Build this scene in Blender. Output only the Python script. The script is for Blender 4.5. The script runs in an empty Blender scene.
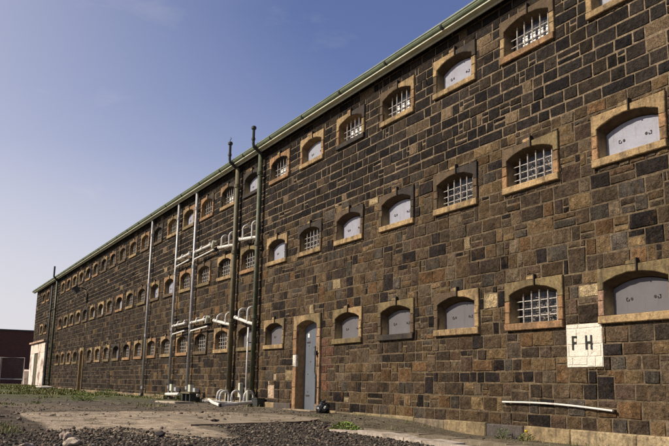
import bpy, math, random
from mathutils import Vector, Matrix, noise
rnd = random.Random(7)
sc = bpy.context.scene
COL = sc.collection

# ------------------------------------------------------------------ helpers
def lerp(a, b, t): return a + (b - a) * t
def mixc(a, b, t): return tuple(lerp(a[i], b[i], t) for i in range(3))
def sstep(a, b, x):
    t = min(1, max(0, (x - a) / (b - a))); return t * t * (3 - 2 * t)

class MB:
    """collects faces (with a colour per point) and links them as one mesh object"""
    def __init__(s): s.v = []; s.f = []; s.c = []
    def add(s, vs, fs, col=(.5, .5, .5)):
        n = len(s.v); s.v += [tuple(p) for p in vs]; s.f += [tuple(i + n for i in f) for f in fs]
        if isinstance(col, list): s.c += col
        else: s.c += [col] * len(vs)
    def box(s, x0, x1, y0, y1, z0, z1, col=(.5, .5, .5), M=None, jit=0):
        P = [Vector((x, y, z)) for z in (z0, z1) for y in (y0, y1) for x in (x0, x1)]
        if jit: P = [p + Vector([rnd.uniform(-jit, jit) for _ in range(3)]) for p in P]
        if M: P = [M @ p for p in P]
        s.add(P, [(0, 2, 3, 1), (4, 5, 7, 6), (0, 1, 5, 4), (2, 6, 7, 3), (0, 4, 6, 2), (1, 3, 7, 5)], col)
    def tube(s, pts, r, n=10, col=(.5, .5, .5), caps=True):
        pts = [Vector(p) for p in pts]; rings = []
        ref = None
        for i, p in enumerate(pts):
            a = pts[max(0, i - 1)]; b = pts[min(len(pts) - 1, i + 1)]
            t = (b - a).normalized()
            if ref is None:
                ref = Vector((0, 0, 1)) if abs(t.z) < .9 else Vector((1, 0, 0))
            u = (ref - t * ref.dot(t)).normalized(); w = t.cross(u); ref = u
            rr = r[i] if isinstance(r, (list, tuple)) else r
            rings.append([p + (u * math.cos(k * 2 * math.pi / n) + w * math.sin(k * 2 * math.pi / n)) * rr for k in range(n)])
        vs = [q for R in rings for q in R]; fs = []
        for i in range(len(pts) - 1):
            for k in range(n):
                fs.append((i * n + k, i * n + (k + 1) % n, (i + 1) * n + (k + 1) % n, (i + 1) * n + k))
        if caps:
            fs.append(tuple(range(n - 1, -1, -1))); fs.append(tuple((len(pts) - 1) * n + k for k in range(n)))
        s.add(vs, fs, col)
    def slab(s, poly, yb, yf, ch=.008, col=(.5, .5, .5), jit=0):
        """extrude a polygon in x,z (counter-clockwise seen from -y) from yb forward to yf, with a small chamfer"""
        n = len(poly); ins = []
        if jit: poly = [(p[0] + rnd.uniform(-jit, jit), p[1] + rnd.uniform(-jit, jit)) for p in poly]
        for i in range(n):
            a, b, c = Vector(poly[i - 1]), Vector(poly[i]), Vector(poly[(i + 1) % n])
            d1 = (b - a).normalized(); d2 = (c - b).normalized()
            n1 = Vector((-d1.y, d1.x)); n2 = Vector((-d2.y, d2.x)); m = (n1 + n2)
            if m.length < 1e-4: m = n1
            m = m.normalized(); k = ch / max(.5, m.dot(n1)); ins.append(b + m * k)
        V = [(p[0], yb, p[1]) for p in poly] + [(p[0], yf + ch, p[1]) for p in poly] + [(p.x, yf, p.y) for p in ins]
        F = []
        for i in range(n):
            j = (i + 1) % n
            F.append((i, j, n + j, n + i)); F.append((n + i, n + j, 2 * n + j, 2 * n + i))
        F.append(tuple(range(2 * n, 3 * n)))
        s.add(V, F, col)
    def rock(s, c, r, col, sq=(1, 1, .7), seed=0, sub=1, j=.3):
        vs, fs = ICO[sub]
        R = Matrix.Rotation(rnd.uniform(0, 6.3), 3, 'Z') @ Matrix.Rotation(rnd.uniform(-.4, .4), 3, 'X')
        out = []
        off = Vector((rnd.uniform(0, 99), rnd.uniform(0, 99), 0))
        for v in vs:
            k = 1 + j * 1.6 * noise.noise(v * 1.3 + off)
            q = R @ Vector((v.x * sq[0], v.y * sq[1], v.z * sq[2])) * (r * k)
            out.append(Vector(c) + q)
        s.add(out, fs, col)
    def build(s, name, mat, parent=None, smooth=False, loc=None):
        me = bpy.data.meshes.new(name); me.from_pydata(s.v, [], s.f); me.update()
        ca = me.color_attributes.new('Col', 'FLOAT_COLOR', 'POINT')
        flat = []
        for c in s.c: flat += [c[0], c[1], c[2], 1.0]
        ca.data.foreach_set('color', flat)
        me.materials.append(mat)
        if smooth: me.polygons.foreach_set('use_smooth', [True] * len(me.polygons))
        o = bpy.data.objects.new(name, me); COL.objects.link(o)
        if parent: o.parent = parent
        if loc: o.location = loc
        return o

def make_ico(sub):
    import bmesh
    bm = bmesh.new(); bmesh.ops.create_icosphere(bm, subdivisions=sub, radius=1)
    r = ([v.co.copy() for v in bm.verts], [tuple(v.index for v in f.verts) for f in bm.faces]); bm.free(); return r
ICO = {1: make_ico(1), 2: make_ico(2), 3: make_ico(3)}

def tag(o, label=None, cat=None, group=None, kind=None):
    if label: o['label'] = label
    if cat: o['category'] = cat
    if group: o['group'] = group
    if kind: o['kind'] = kind
    return o
def empty(name, loc=(0, 0, 0), parent=None):
    o = bpy.data.objects.new(name, None); COL.objects.link(o); o.location = loc
    o.empty_display_size = .2
    if parent: o.parent = parent
    return o

# ------------------------------------------------------------------ materials
def mat(name, color=None, rough=.8, metal=0, n1=None, bump=None, spec=.3, stain=None, streak=None):
    """color None: the mesh's own point colours. n1=(scale,amount) mottling. bump=[(scale,dist,detail)...]"""
    m = bpy.data.materials.new(name); m.use_nodes = True
    nt = m.node_tree; N = nt.nodes; L = nt.links
    b = N['Principled BSDF']; b.inputs['Roughness'].default_value = rough; b.inputs['Metallic'].default_value = metal
    b.inputs['Specular IOR Level'].default_value = spec
    tc = N.new('ShaderNodeTexCoord'); oi = N.new('ShaderNodeObjectInfo')
    off = N.new('ShaderNodeVectorMath'); off.operation = 'SCALE'; off.inputs[0].default_value = (37, 11, 23); L.new(oi.outputs['Random'], off.inputs['Scale'])
    ad_ = N.new('ShaderNodeVectorMath'); L.new(tc.outputs['Object'], ad_.inputs[0]); L.new(off.outputs[0], ad_.inputs[1]); co = ad_.outputs[0]
    if color is None:
        a = N.new('ShaderNodeAttribute'); a.attribute_name = 'Col'; src = a.outputs['Color']
    else:
        a = N.new('ShaderNodeRGB'); a.outputs[0].default_value = (*color, 1); src = a.outputs[0]
    for sc_, am in (n1 or []):
        t = N.new('ShaderNodeTexNoise'); t.inputs['Scale'].default_value = sc_; t.inputs['Detail'].default_value = 6
        t.inputs['Roughness'].default_value = .62
        L.new(co, t.inputs['Vector'])
        r = N.new('ShaderNodeMapRange'); r.inputs[1].default_value = .3; r.inputs[2].default_value = .7
        r.inputs[3].default_value = 1 - am; r.inputs[4].default_value = 1 + am
        L.new(t.outputs['Fac'], r.inputs[0])
        mx = N.new('ShaderNodeVectorMath'); mx.operation = 'SCALE'
        L.new(src, mx.inputs[0]); L.new(r.outputs[0], mx.inputs['Scale']); src = mx.outputs[0]
    for (sc_, lo, hi, cc, am) in (stain or []):
        t = N.new('ShaderNodeTexNoise'); t.inputs['Scale'].default_value = sc_; t.inputs['Detail'].default_value = 7
        t.inputs['Roughness'].default_value = .7
        mp = N.new('ShaderNodeMapping'); mp.inputs['Location'].default_value = (sc_ * 3.1, 7, sc_)
        L.new(co, mp.inputs['Vector']); L.new(mp.outputs[0], t.inputs['Vector'])
        r = N.new('ShaderNodeMapRange'); r.inputs[1].default_value = lo; r.inputs[2].default_value = hi
        r.inputs[3].default_value = 0; r.inputs[4].default_value = am
        L.new(t.outputs['Fac'], r.inputs[0])
        mx = N.new('ShaderNodeMix'); mx.data_type = 'RGBA'
        L.new(r.outputs[0], mx.inputs[0]); L.new(src, mx.inputs[6]); mx.inputs[7].default_value = (*cc, 1); src = mx.outputs[2]
    for (sx, sz, lo, hi, cc, am) in (streak or []):      # rain and rust runs: long vertical marks
        mp = N.new('ShaderNodeMapping'); mp.inputs['Scale'].default_value = (sx, sx, sz); L.new(co, mp.inputs['Vector'])
        t = N.new('ShaderNodeTexNoise'); t.inputs['Scale'].default_value = 1; t.inputs['Detail'].default_value = 6; t.inputs['Roughness'].default_value = .65
        L.new(mp.outputs[0], t.inputs['Vector'])
        r = N.new('ShaderNodeMapRange'); r.inputs[1].default_value = lo; r.inputs[2].default_value = hi; r.inputs[4].default_value = am
        L.new(t.outputs['Fac'], r.inputs[0])
        mx = N.new('ShaderNodeMix'); mx.data_type = 'RGBA'
        L.new(r.outputs[0], mx.inputs[0]); L.new(src, mx.inputs[6]); mx.inputs[7].default_value = (*cc, 1); src = mx.outputs[2]
    L.new(src, b.inputs['Base Color'])
    prev = None
    for (sc_, dist, det) in (bump or []):
        t = N.new('ShaderNodeTexNoise'); t.inputs['Scale'].default_value = sc_; t.inputs['Detail'].default_value = det
        t.inputs['Roughness'].default_value = .6
        L.new(co, t.inputs['Vector'])
        bp = N.new('ShaderNodeBump'); bp.inputs['Distance'].default_value = dist; bp.inputs['Strength'].default_value = 1
        L.new(t.outputs['Fac'], bp.inputs['Height'])
        if prev: L.new(prev, bp.inputs['Normal'])
        prev = bp.outputs[0]
    if prev: L.new(prev, b.inputs['Normal'])
    return m

M_stone = mat('rubble_stone', None, .92, n1=[(.45, .24), (4.0, .26), (13, .45), (45, .55)],
              stain=[(3.1, .55, .68, (.14, .075, .030), .45), (6.3, .56, .68, (.020, .016, .014), .6), (9, .60, .72, (.14, .11, .075), .35), (34, .66, .74, (.28, .23, .16), .5)],
              streak=[(1.6, .22, .54, .70, (.018, .015, .013), .55), (4.0, .5, .60, .74, (.15, .125, .09), .25)],
              bump=[(8, .055, 5), (30, .028, 6)], spec=.06)
M_blue = mat('bluestone', None, .92, n1=[(.45, .22), (4.0, .24), (13, .40), (45, .5)],
              stain=[(3.1, .60, .74, (.10, .065, .035), .35), (34, .68, .76, (.2, .165, .12), .4)],
              streak=[(1.6, .22, .54, .70, (.014, .012, .011), .5)], bump=[(8, .05, 5), (30, .024, 6)], spec=.05)
M_mortar = mat('lime_mortar', None, .95, n1=[(1.2, .3), (9, .5), (40, .4)], bump=[(30, .012, 4)], spec=.1)
M_dress = mat('dressed_sandstone', None, .9, n1=[(5, .25), (22, .3), (70, .3)],
              stain=[(2.6, .48, .64, (.075, .055, .032), .7), (9, .54, .66, (.05, .038, .026), .65), (30, .62, .7, (.34, .26, .15), .5)], streak=[(7, 1.2, .52, .68, (.045, .035, .025), .65)], bump=[(18, .014, 5), (60, .005, 3)], spec=.2)
M_reveal = mat('reveal_stone', None, .93, n1=[(6, .35), (25, .2)], bump=[(14, .02, 5)], spec=.15)
M_shut = mat('painted_steel_plate', (.245, .25, .295), .55, n1=[(2.5, .07), (40, .05)], stain=[(5, .56, .75, (.13, .10, .085), .35), (30, .62, .7, (.12, .07, .04), .5)], streak=[(9, .9, .54, .70, (.14, .085, .05), .45)], bump=[(3, .02, 3)], spec=.35)
M_door = mat('painted_steel_door', (.095, .105, .125), .5, n1=[(2.2, .12), (30, .06)], stain=[(6, .6, .75, (.12, .10, .09), .4)], streak=[(6, .5, .54, .72, (.06, .045, .035), .5)], bump=[(4, .006, 2)], spec=.35)
M_iron = mat('rusty_iron', (.035, .027, .022), .8, n1=[(20, .4)], bump=[(60, .003, 3)])
M_bar = mat('flaking_white_bars', (.42, .39, .35), .7, n1=[(18, .25)], stain=[(25, .5, .62, (.14, .08, .05), .7)])
M_pane = mat('grimy_glass', (.014, .014, .016), .35, n1=[(12, .6)], spec=.4)
M_palepane = mat('whitened_glass', (.75, .73, .70), .5, n1=[(10, .35)])
M_galv = mat('galvanised_pipe', (.36, .355, .35), .5, metal=.25, n1=[(4, .2), (25, .18)], stain=[(5, .6, .72, (.13, .09, .06), .6)])
M_white = mat('old_white_pipe_paint', (.56, .54, .49), .6, n1=[(8, .16)], stain=[(7, .56, .68, (.2, .14, .09), .6)])
M_green = mat('weathered_green_pipe', (.055, .065, .035), .6, n1=[(6, .3), (30, .2)], stain=[(5, .52, .68, (.17, .12, .08), .7)])
M_brownp = mat('bitumen_brown_pipe', (.105, .09, .05), .65, n1=[(6, .3), (30, .2)], stain=[(5, .52, .68, (.06, .045, .03), .7)])
M_dkpipe = mat('black_iron_pipe', (.03, .032, .03), .6, n1=[(8, .3)])
M_gutter = mat('faded_green_gutter', (.145, .175, .11), .5, n1=[(2, .18), (16, .15)], stain=[(3, .6, .75, (.10, .09, .06), .5)])
M_fascia = mat('cream_fascia', (.44, .44, .34), .7, n1=[(2, .15), (15, .12)], stain=[(4, .58, .7, (.2, .17, .12), .6)])
M_roof = mat('corrugated_roof', (.20, .21, .20), .5, metal=.3, n1=[(3, .2)])
M_ground = mat('yard_earth', None, .97, n1=[(.5, .14), (2.2, .25), (9, .32), (40, .4)], bump=[(4, .07, 8), (30, .03, 6)], spec=.08)
M_conc = mat('worn_concrete', None, .93, n1=[(1.1, .16), (7, .22), (60, .3)], stain=[(1.3, .50, .62, (.115, .09, .065), .75), (6, .56, .66, (.08, .065, .05), .6), (25, .6, .7, (.28, .23, .17), .5)], bump=[(20, .008, 6)], spec=.15)
M_gravel = mat('crushed_stone', None, .95, n1=[(20, .3)], bump=[(60, .008, 3)], spec=.15)
M_plaster = mat('peeling_whitewash', None, .9, n1=[(2, .1), (10, .12)], stain=[(.9, .52, .58, (.20, .12, .08), .8), (3, .6, .66, (.14, .10, .08), .8)], bump=[(8, .02, 4)])
M_paint = mat('white_wall_paint', (.60, .55, .46), .85, n1=[(5, .10), (25, .12)], stain=[(7, .58, .68, (.22, .15, .10), .65), (28, .60, .66, (.13, .09, .06), .7)], bump=[(9, .03, 4), (38, .010, 5)])
M_letter = mat('black_stencil_paint', (.018, .017, .016), .8, bump=[(38, .006, 4)])
M_leaf = mat('leaf', None, .7, n1=[(12, .3)], spec=.2)
M_plastic = mat('black_plastic', (.012, .012, .013), .3, bump=[(12, .03, 3)], spec=.5)
M_steel = mat('galvanised_frame', (.40, .42, .44), .45, metal=.4, n1=[(10, .15)])
M_lampgrey = mat('cast_lamp_housing', (.05, .05, .05), .5)

def brick_mat():
    m = bpy.data.materials.new('dark_brick'); m.use_nodes = True; nt = m.node_tree; N = nt.nodes; L = nt.links
    b = N['Principled BSDF']; b.inputs['Roughness'].default_value = .92
    tc = N.new('ShaderNodeTexCoord'); mp = N.new('ShaderNodeMapping'); mp.inputs['Rotation'].default_value = (math.radians(90), 0, math.radians(90))
    sp = N.new('ShaderNodeSeparateXYZ'); cb = N.new('ShaderNodeCombineXYZ')
    L.new(tc.outputs['Object'], sp.inputs[0])
    ad = N.new('ShaderNodeMath'); ad.operation = 'ADD'; L.new(sp.outputs[0], ad.inputs[0]); L.new(sp.outputs[1], ad.inputs[1])
    L.new(ad.outputs[0], cb.inputs[0]); L.new(sp.outputs[2], cb.inputs[1])
    br = N.new('ShaderNodeTexBrick'); L.new(cb.outputs[0], br.inputs['Vector'])
    br.inputs['Color1'].default_value = (.11, .036, .024, 1); br.inputs['Color2'].default_value = (.07, .024, .019, 1)
    br.inputs['Mortar'].default_value = (.07, .05, .045, 1); br.inputs['Scale'].default_value = 1
    br.inputs['Brick Width'].default_value = .23; br.inputs['Row Height'].default_value = .085; br.inputs['Mortar Size'].default_value = .008
    L.new(br.outputs['Color'], b.inputs['Base Color'])
    return m
M_brick = brick_mat()

# ------------------------------------------------------------------ camera (solved from the window grid)
cam = bpy.data.cameras.new('camera'); co = bpy.data.objects.new('camera', cam); COL.objects.link(co)
R_ = Vector((0.45805719, 0.88869098, 0.02029653)); U_ = Vector((0.16319553, -0.10651652, 0.98082692)); F_ = Vector((-0.87381395, 0.44596252, 0.19382105))
co.matrix_world = Matrix(((R_.x, U_.x, -F_.x, 9.3193), (R_.y, U_.y, -F_.y, -10.1161), (R_.z, U_.z, -F_.z, .68416), (0, 0, 0, 1)))
cam.sensor_width = 36; cam.lens = 824.83 / 669 * 36; cam.clip_end = 3000
sc.camera = co

# ------------------------------------------------------------------ ground
def gz(x, y):
    """height of the yard"""
    z = .15 * sstep(-35, -68, x)
    near = sstep(-7.2, -4, x)
    trench = sstep(-3.9, -3.1, y)
    z -= .19 * near * trench
    z -= .04 * near * (1 - trench)
    if x < 30 and x > -45 and -14 < y < 1:
        a = noise.noise(Vector((x * .7, y * .7, 3))) * .035 + noise.noise(Vector((x * 2.3, y * 2.3, 9))) * .018 + noise.noise(Vector((x * 7, y * 7, 1))) * .010
        z += a * (.35 if y > -.6 else .38 if x < -3 else .7)
    # heap of spoil left in front of the door
    z += .07 * math.exp(-((x + 5.0) ** 2 / .9 + (y + 3.0) ** 2 / .5))
    # rubble bank in the foreground
    if x < 1: z -= .012 * sstep(-12, -10, x) * (1 - sstep(-1.9, -1.2, y))
    z += .02 * math.exp(-((y + 8.1 + .3 * (x + 1)) ** 2 / .12)) * sstep(-5, -2, x) * (1 - sstep(1, 2.2, x))
    return z
GZ = gz
TAN = (.140, .114, .084); DARK = (.050, .043, .036); MID = (.080, .066, .050)
def inpoly(x, y, P):
    c = False
    for i in range(len(P)):
        x1, y1 = P[i - 1]; x2, y2 = P[i]
        if (y1 > y) != (y2 > y) and x < (x2 - x1) * (y - y1) / (y2 - y1) + x1: c = not c
    return c
def gravel_density(x, y):
    """0..1 how stony the yard is here"""
    n = noise.noise(Vector((x * .9, y * .9, 5)))
    # edge of the stony foreground: a line from the lower left to the door heap
    d = 0
    # line through (-4.5,-8.3) (-2.6,-7.1) (-1.6,-6.4) (-3.5,-5.5) (-5.5,-4.2) (-6.6,-2.6)
    P = [(-5.2, -9.3), (-3.6, -8.5), (-2.4, -7.5), (-3.6, -7.15), (-2.4, -6.6), (-1.3, -6.3), (-1.2, -5.9), (-3.0, -5.5), (-4.8, -5.2), (-5.2, -4.3), (-6.2, -2.7), (-6.6, -2.1), (-4.6, -2.6), (-3.4, -3.5), (12, -4.6), (12, -14), (-5.2, -14)]
    a = 1.0 if inpoly(x + n * .25, y + n * .25, P) else 0.0
    return a
slabP = [(-10.2, -7.95), (-5.45, -8.0), (-2.95, -8.02), (-2.45, -7.7), (-4.08, -7.42), (-4.39, -7.05), (-4.9, -6.75), (-2.6, -6.54), (-1.83, -6.35), (-1.6, -5.95), (-3.08, -5.65), (-4.7, -5.6), (-5.05, -4.42), (-5.88, -2.81), (-7.2, -1.9), (-9.5, -1.9), (-10.6, -3.2), (-10.8, -5.0), (-10.3, -6.9)]
ASPH = [(-13, -9.6), (-12.5, -7.9), (-10.6, -7.9), (-6.5, -8.03), (-3.1, -8.06), (-3.2, -8.6), (-4.5, -9.6)]
def gcol(x, y):
    n = noise.noise(Vector((x * .35, y * .5, 0))); n2 = noise.noise(Vector((x * 1.7, y * 2.5, 4)))
    c = mixc(TAN, MID, sstep(-.25, .45, n + .5 * n2))
    g = gravel_density(x, y)
    e_ = .12 * noise.noise(Vector((x * 3, y * 3, 7))) + .06 * noise.noise(Vector((x * 9, y * 9, 7)))
    if inpoly(x + e_, y + e_, slabP): c = mixc((.31, .25, .185), (.17, .137, .10), sstep(-.05, .5, n2 + .5 * noise.noise(Vector((x * 5, y * 5, 2))))); g = 0
    if inpoly(x + e_ * .3, y + e_ * .3, ASPH): c = mixc((.070, .055, .043), (.10, .08, .06), sstep(0, .5, n2)); g = 0
    if g: c = mixc(DARK, MID, sstep(0, .6, n2) * .8)
    if x < -13:
        k = sstep(-13, -19, x) * sstep(-.5, .2, n2 + n + .25)
        c = mixc(c, (.085, .075, .062), k * .8)
    if x < -18:   # turf under the grass
        k = sstep(-18, -27, x + 3 * n) * sstep(-9, -4, y + 2 * n2)
        c = mixc(c, (.075, .085, .035), k * .75)
    if x < -60 or x > 14 or y < -14: c = mixc(c, (.11, .10, .06), .6)
    if y > -3.4 and x > -9.5: c = mixc(c, (.10, .085, .055), .6)
    return c
def axis(segs):
    out = []
    for a, b, n in segs: out += [a + (b - a) * i / n for i in range(n)]
    out.append(segs[-1][1]); return out
xs = axis([(-900, -120, 8), (-120, -45, 60), (-45, -14, 150), (-14, 3, 330), (3, 14, 30), (14, 60, 10), (60, 900, 8)])
ys = axis([(-900, -60, 8), (-60, -14, 20), (-14, -9.5, 20), (-9.5, 0.2, 200), (.2, 30, 12), (30, 900, 10)])
mb = MB()
vs = []; cs = []
for y in ys:
    for x in xs:
        vs.append((x, y, gz(x, y))); cs.append(gcol(x, y))
nx = len(xs); fs = [(j * nx + i, j * nx + i + 1, (j + 1) * nx + i + 1, (j + 1) * nx + i) for j in range(len(ys) - 1) for i in range(nx - 1)]
mb.add(vs, fs, cs); tag(mb.build('ground', M_ground, smooth=True), kind='structure')

# worn concrete strip across the yard, broken edges, a few centimetres proud of the earth
def flat_slab(name, poly, z, th, col, m, sub=.25, jit=.05, kind='structure'):
    P = []
    for i in range(len(poly)):
        a = Vector(poly[i]); b = Vector(poly[(i + 1) % len(poly)]); n = max(1, int((b - a).length / sub))
        for k in range(n):
            q = a.lerp(b, k / n); P.append((q.x + rnd.uniform(-jit, jit), q.y + rnd.uniform(-jit, jit)))
    A = sum(P[i - 1][0] * P[i][1] - P[i][0] * P[i - 1][1] for i in range(len(P)))
    if A < 0: P.reverse()
    import mathutils.geometry as G
    tri = G.tessellate_polygon([[Vector((p[0], p[1], 0)) for p in P]])
    n = len(P); b = MB()
    V = [(p[0], p[1], z + rnd.uniform(-.006, .006)) for p in P] + [(p[0], p[1], z - th) for p in P]
    F = []
    for t in tri:
        a_, b_, c_ = [Vector(P[i]) for i in t]
        F.append(tuple(t) if (b_ - a_).cross(c_ - a_) > 0 else tuple(reversed(t)))
    for i in range(n):
        j = (i + 1) % n; F.append((n + i, n + j, j, i))
    b.add(V, F, col)
    o = b.build(name, m)
    if kind: tag(o, kind=kind)
    return o
flat_slab('concrete_path', [(-4.75, -5.6), (-5.05, -4.42), (-5.88, -2.81), (-7.2, -1.9), (-9.0, -1.8), (-9.6, -3.2), (-8.6, -5.0), (-7, -5.5)], -.008, .12, (.22, .178, .13), M_conc, jit=.03)

# ------------------------------------------------------------------ the cell block
S = 2.402; HW = .79; H = .91; OW = .655; SILL = .13
ROWS = {1: 1.765, 2: 4.405, 3: 7.10}
XE = -69.5; XR = 6.3; ZT = 8.62
wins = []
for r in (1, 2, 3):
    for i in range(-2, 29):
        if r == 1 and (i == 5 or i == 19): continue
        if r == 1 and i >= 24: continue
        if i in (24, 25): continue
        if i == 28: continue
        wins.append((r, i))
DX0, DX1, DZ = -12.88, -11.12, 2.66           # near door surround
FX0, FX1, FZ = -46.4, -45.0, 2.76             # far narrow door
blocks = [(-S * i - .01 - HW, -S * i - .01 + HW, ROWS[r], ROWS[r] + H) for r, i in wins]
blocks += [(DX0, DX1, -.3, DZ), (FX0, FX1, -.3, FZ)]
SIGN = (-1.59, -.76, 1.08, 1.795)

def split(rect, blk):
    x0, x1, z0, z1 = rect; a, b, c, d = blk
    if x1 <= a or x0 >= b or z1 <= c or z0 >= d: return [rect]
    out = []
    if x0 < a: out.append((x0, a, z0, z1))
    if x1 > b: out.append((b, x1, z0, z1))
    m0, m1 = max(x0, a), min(x1, b)
    if z0 < c: out.append((m0, m1, z0, c))
    if z1 > d: out.append((m0, m1, d, z1))
    return out

UP = [(.026, .022, .022), (.031, .026, .024), (.020, .018, .019), (.036, .029, .026), (.044, .034, .027), (.028, .024, .023)]
LO = [((.094, .066, .042), 5), ((.132, .091, .053), 3.3), ((.092, .066, .046), 5), ((.060, .045, .034), 4.5), ((.022, .018, .018), 3.4), ((.115, .089, .064), 3),
      ((.126, .076, .042), 1.5), ((.165, .116, .066), 1.5), ((.082, .056, .044), 1.8), ((.34, .27, .17), .30), ((.070, .060, .052), 3)]
LOc = [c for c, w in LO]; LOw = [w for c, w in LO]
def jc0(c): k = rnd.uniform(.8, 1.15); return tuple(q * k for q in c)
def stone_col(x, z):
    edge = 5.55 + .12 * noise.noise(Vector((x * .6, 0, 2)))
    if z > edge:
        c = rnd.choice(UP)
        if rnd.random() < .05: c = (.15, .11, .075)
        if rnd.random() < .006: c = (.28, .21, .13)
    else:
        c = rnd.choices(LOc, LOw)[0]
        if z > 5.0 and x < -7 and rnd.random() < .35: c = rnd.choice(UP)
        k = .35 * sstep(-9, -16, x) + .65 * sstep(-20, -36, x)                 # the old end of the range is all bluestone
        if rnd.random() < k * .85: c = mixc(rnd.choice(UP), (.10, .078, .062), rnd.random() * .4)
    v = rnd.uniform(.50, .98); c = (c[0] * v, c[1] * v * .97, c[2] * v * .88)
    for r_, z_ in ROWS.items():            # water stains under the sills
        u_ = (-.01 - x) / S; o_ = abs(u_ - round(u_)) * S
        if z_ - .55 < z < z_ and o_ < .75 and rnd.random() < .6 and not (r_ == 1 and round(u_) == 5): c = mixc(c, (.03, .025, .022), .45)
    if -15.2 < x < -13.5 and .1 < z < 1.1 and rnd.random() < .28: c = jc0((.33, .245, .17))
    if -11.3 < x < -10.55 and .5 < z < 2.0: c = mixc(c, (.11, .042, .034), .4)   # smear of red paint by the door
    return c
def stone(b, x0, x1, z0, z1, col, prot, det, flat=False):
    g = .003 + rnd.uniform(0, .003)
    x0 += g; x1 -= g; z0 += g; z1 -= g
    if x1 - x0 < .03 or z1 - z0 < .03: return
    j = 0 if flat else min(.016, (x1 - x0) * .07)
    cor = [(x0 + rnd.uniform(0, j), z0 + rnd.uniform(0, j)), (x1 - rnd.uniform(0, j), z0 + rnd.uniform(0, j)), (x1 - rnd.uniform(0, j), z1 - rnd.uniform(0, j)), (x0 + rnd.uniform(0, j), z1 - rnd.uniform(0, j))]
    nu = max(2, int((x1 - x0) / .13) + 1) if det else 1
    nv = max(2, int((z1 - z0) / .13) + 1) if det else 1
    bev = .007
    def P(u, v):
        ax = lerp(lerp(cor[0][0], cor[1][0], u), lerp(cor[3][0], cor[2][0], u), v)
        az = lerp(lerp(cor[0][1], cor[1][1], u), lerp(cor[3][1], cor[2][1], u), v)
        return ax, az
    tu = rnd.uniform(-.006, .006); tv = rnd.uniform(-.006, .006)
    if flat: tu = tv = 0
    V = []; F = []
    for jv in range(nv + 1):
        for iu in range(nu + 1):
            u, v = iu / nu, jv / nv
            ax, az = P(u, v)
            edge = iu in (0, nu) or jv in (0, nv)
            if iu == 0: ax += bev
            if iu == nu: ax -= bev
            if jv == 0: az += bev
            if jv == nv: az -= bev
            y = -prot + tu * (u - .5) * 2 + tv * (v - .5) * 2
            if edge and det and not flat:
                if jv == 0: az += rnd.uniform(0, .005)
                if jv == nv: az -= rnd.uniform(0, .005)
                if iu == 0: ax += rnd.uniform(0, .005)
                if iu == nu: ax -= rnd.uniform(0, .005)
                y += rnd.uniform(-.004, .003)
            if not edge and not flat: y -= rnd.uniform(0, .012); ax += rnd.uniform(-.02, .02); az += rnd.uniform(-.02, .02)
            V.append((ax, min(y, -.003), az))
    W = nu + 1
    for jv in range(nv):
        for iu in range(nu):
            F.append((jv * W + iu, jv * W + iu + 1, (jv + 1) * W + iu + 1, (jv + 1) * W + iu))
    ring = [i for i in range(W)] + [jv * W + nu for jv in range(1, nv + 1)] + [nv * W + i for i in range(nu - 1, -1, -1)] + [jv * W for jv in range(nv - 1, 0, -1)]
    base = len(V)
    for k in ring:
        iu, jv = k % W, k // W
        ax, az = P(iu / nu, jv / nv); V.append((ax, .004, az))
    n = len(ring)
    for k in range(n):
        F.append((base + k, base + (k + 1) % n, ring[(k + 1) % n], ring[k]))
    b.add(V, F, col)

prison = empty('prison_building', (0, 0, 0))
tag(prison, 'long three storey bluestone prison cell block with rows of small barred and plated windows', 'building')

# backing masonry (mortar face) with real openings
def openings():
    o = []
    for r, i in wins:
        xc = -S * i - .01; z = ROWS[r]; o.append((xc - OW - .02, xc + OW + .02, z + .06, z + .86))
    o.append((DX0 + .16, DX1 - .16, -.4, DZ - .1)); o.append((FX0 + .14, FX1 - .14, -.4, FZ - .1))
    return o
ops = openings()
zc = sorted(set([-.5, 5.55, ZT] + [o[2] for o in ops if o[2] > -.4] + [o[3] for o in ops]))
mb = MB()
for za, zb in zip(zc[:-1], zc[1:]):
    zm = (za + zb) / 2
    cut = sorted((o[0], o[1]) for o in ops if o[2] <= zm <= o[3])
    x = XE
    for a, b in cut + [(XR, XR)]:
        if a > x: mb.add([(x, 0, za), (a, 0, za), (a, 0, zb), (x, 0, zb)], [(0, 1, 2, 3)], (.15, .113, .074) if za > 5.5 else (.098, .073, .046))
        x = max(x, b)
# ends, back, top (clear of the openings)
D = 9.0
mb.add([(XE, 0, -.5), (XE, 0, ZT), (XE, D, ZT), (XE, D, -.5)], [(0, 1, 2, 3)])
mb.add([(XR, 0, -.5), (XR, D, -.5), (XR, D, ZT), (XR, 0, ZT)], [(0, 1, 2, 3)])
mb.add([(XE, D, -.5), (XE, D, ZT), (XR, D, ZT), (XR, D, -.5)], [(0, 1, 2, 3)])
mb.add([(XE, 0, ZT), (XR, 0, ZT), (XR, D, ZT), (XE, D, ZT)], [(0, 1, 2, 3)])
wall = mb.build('wall', M_mortar, prison)

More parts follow.
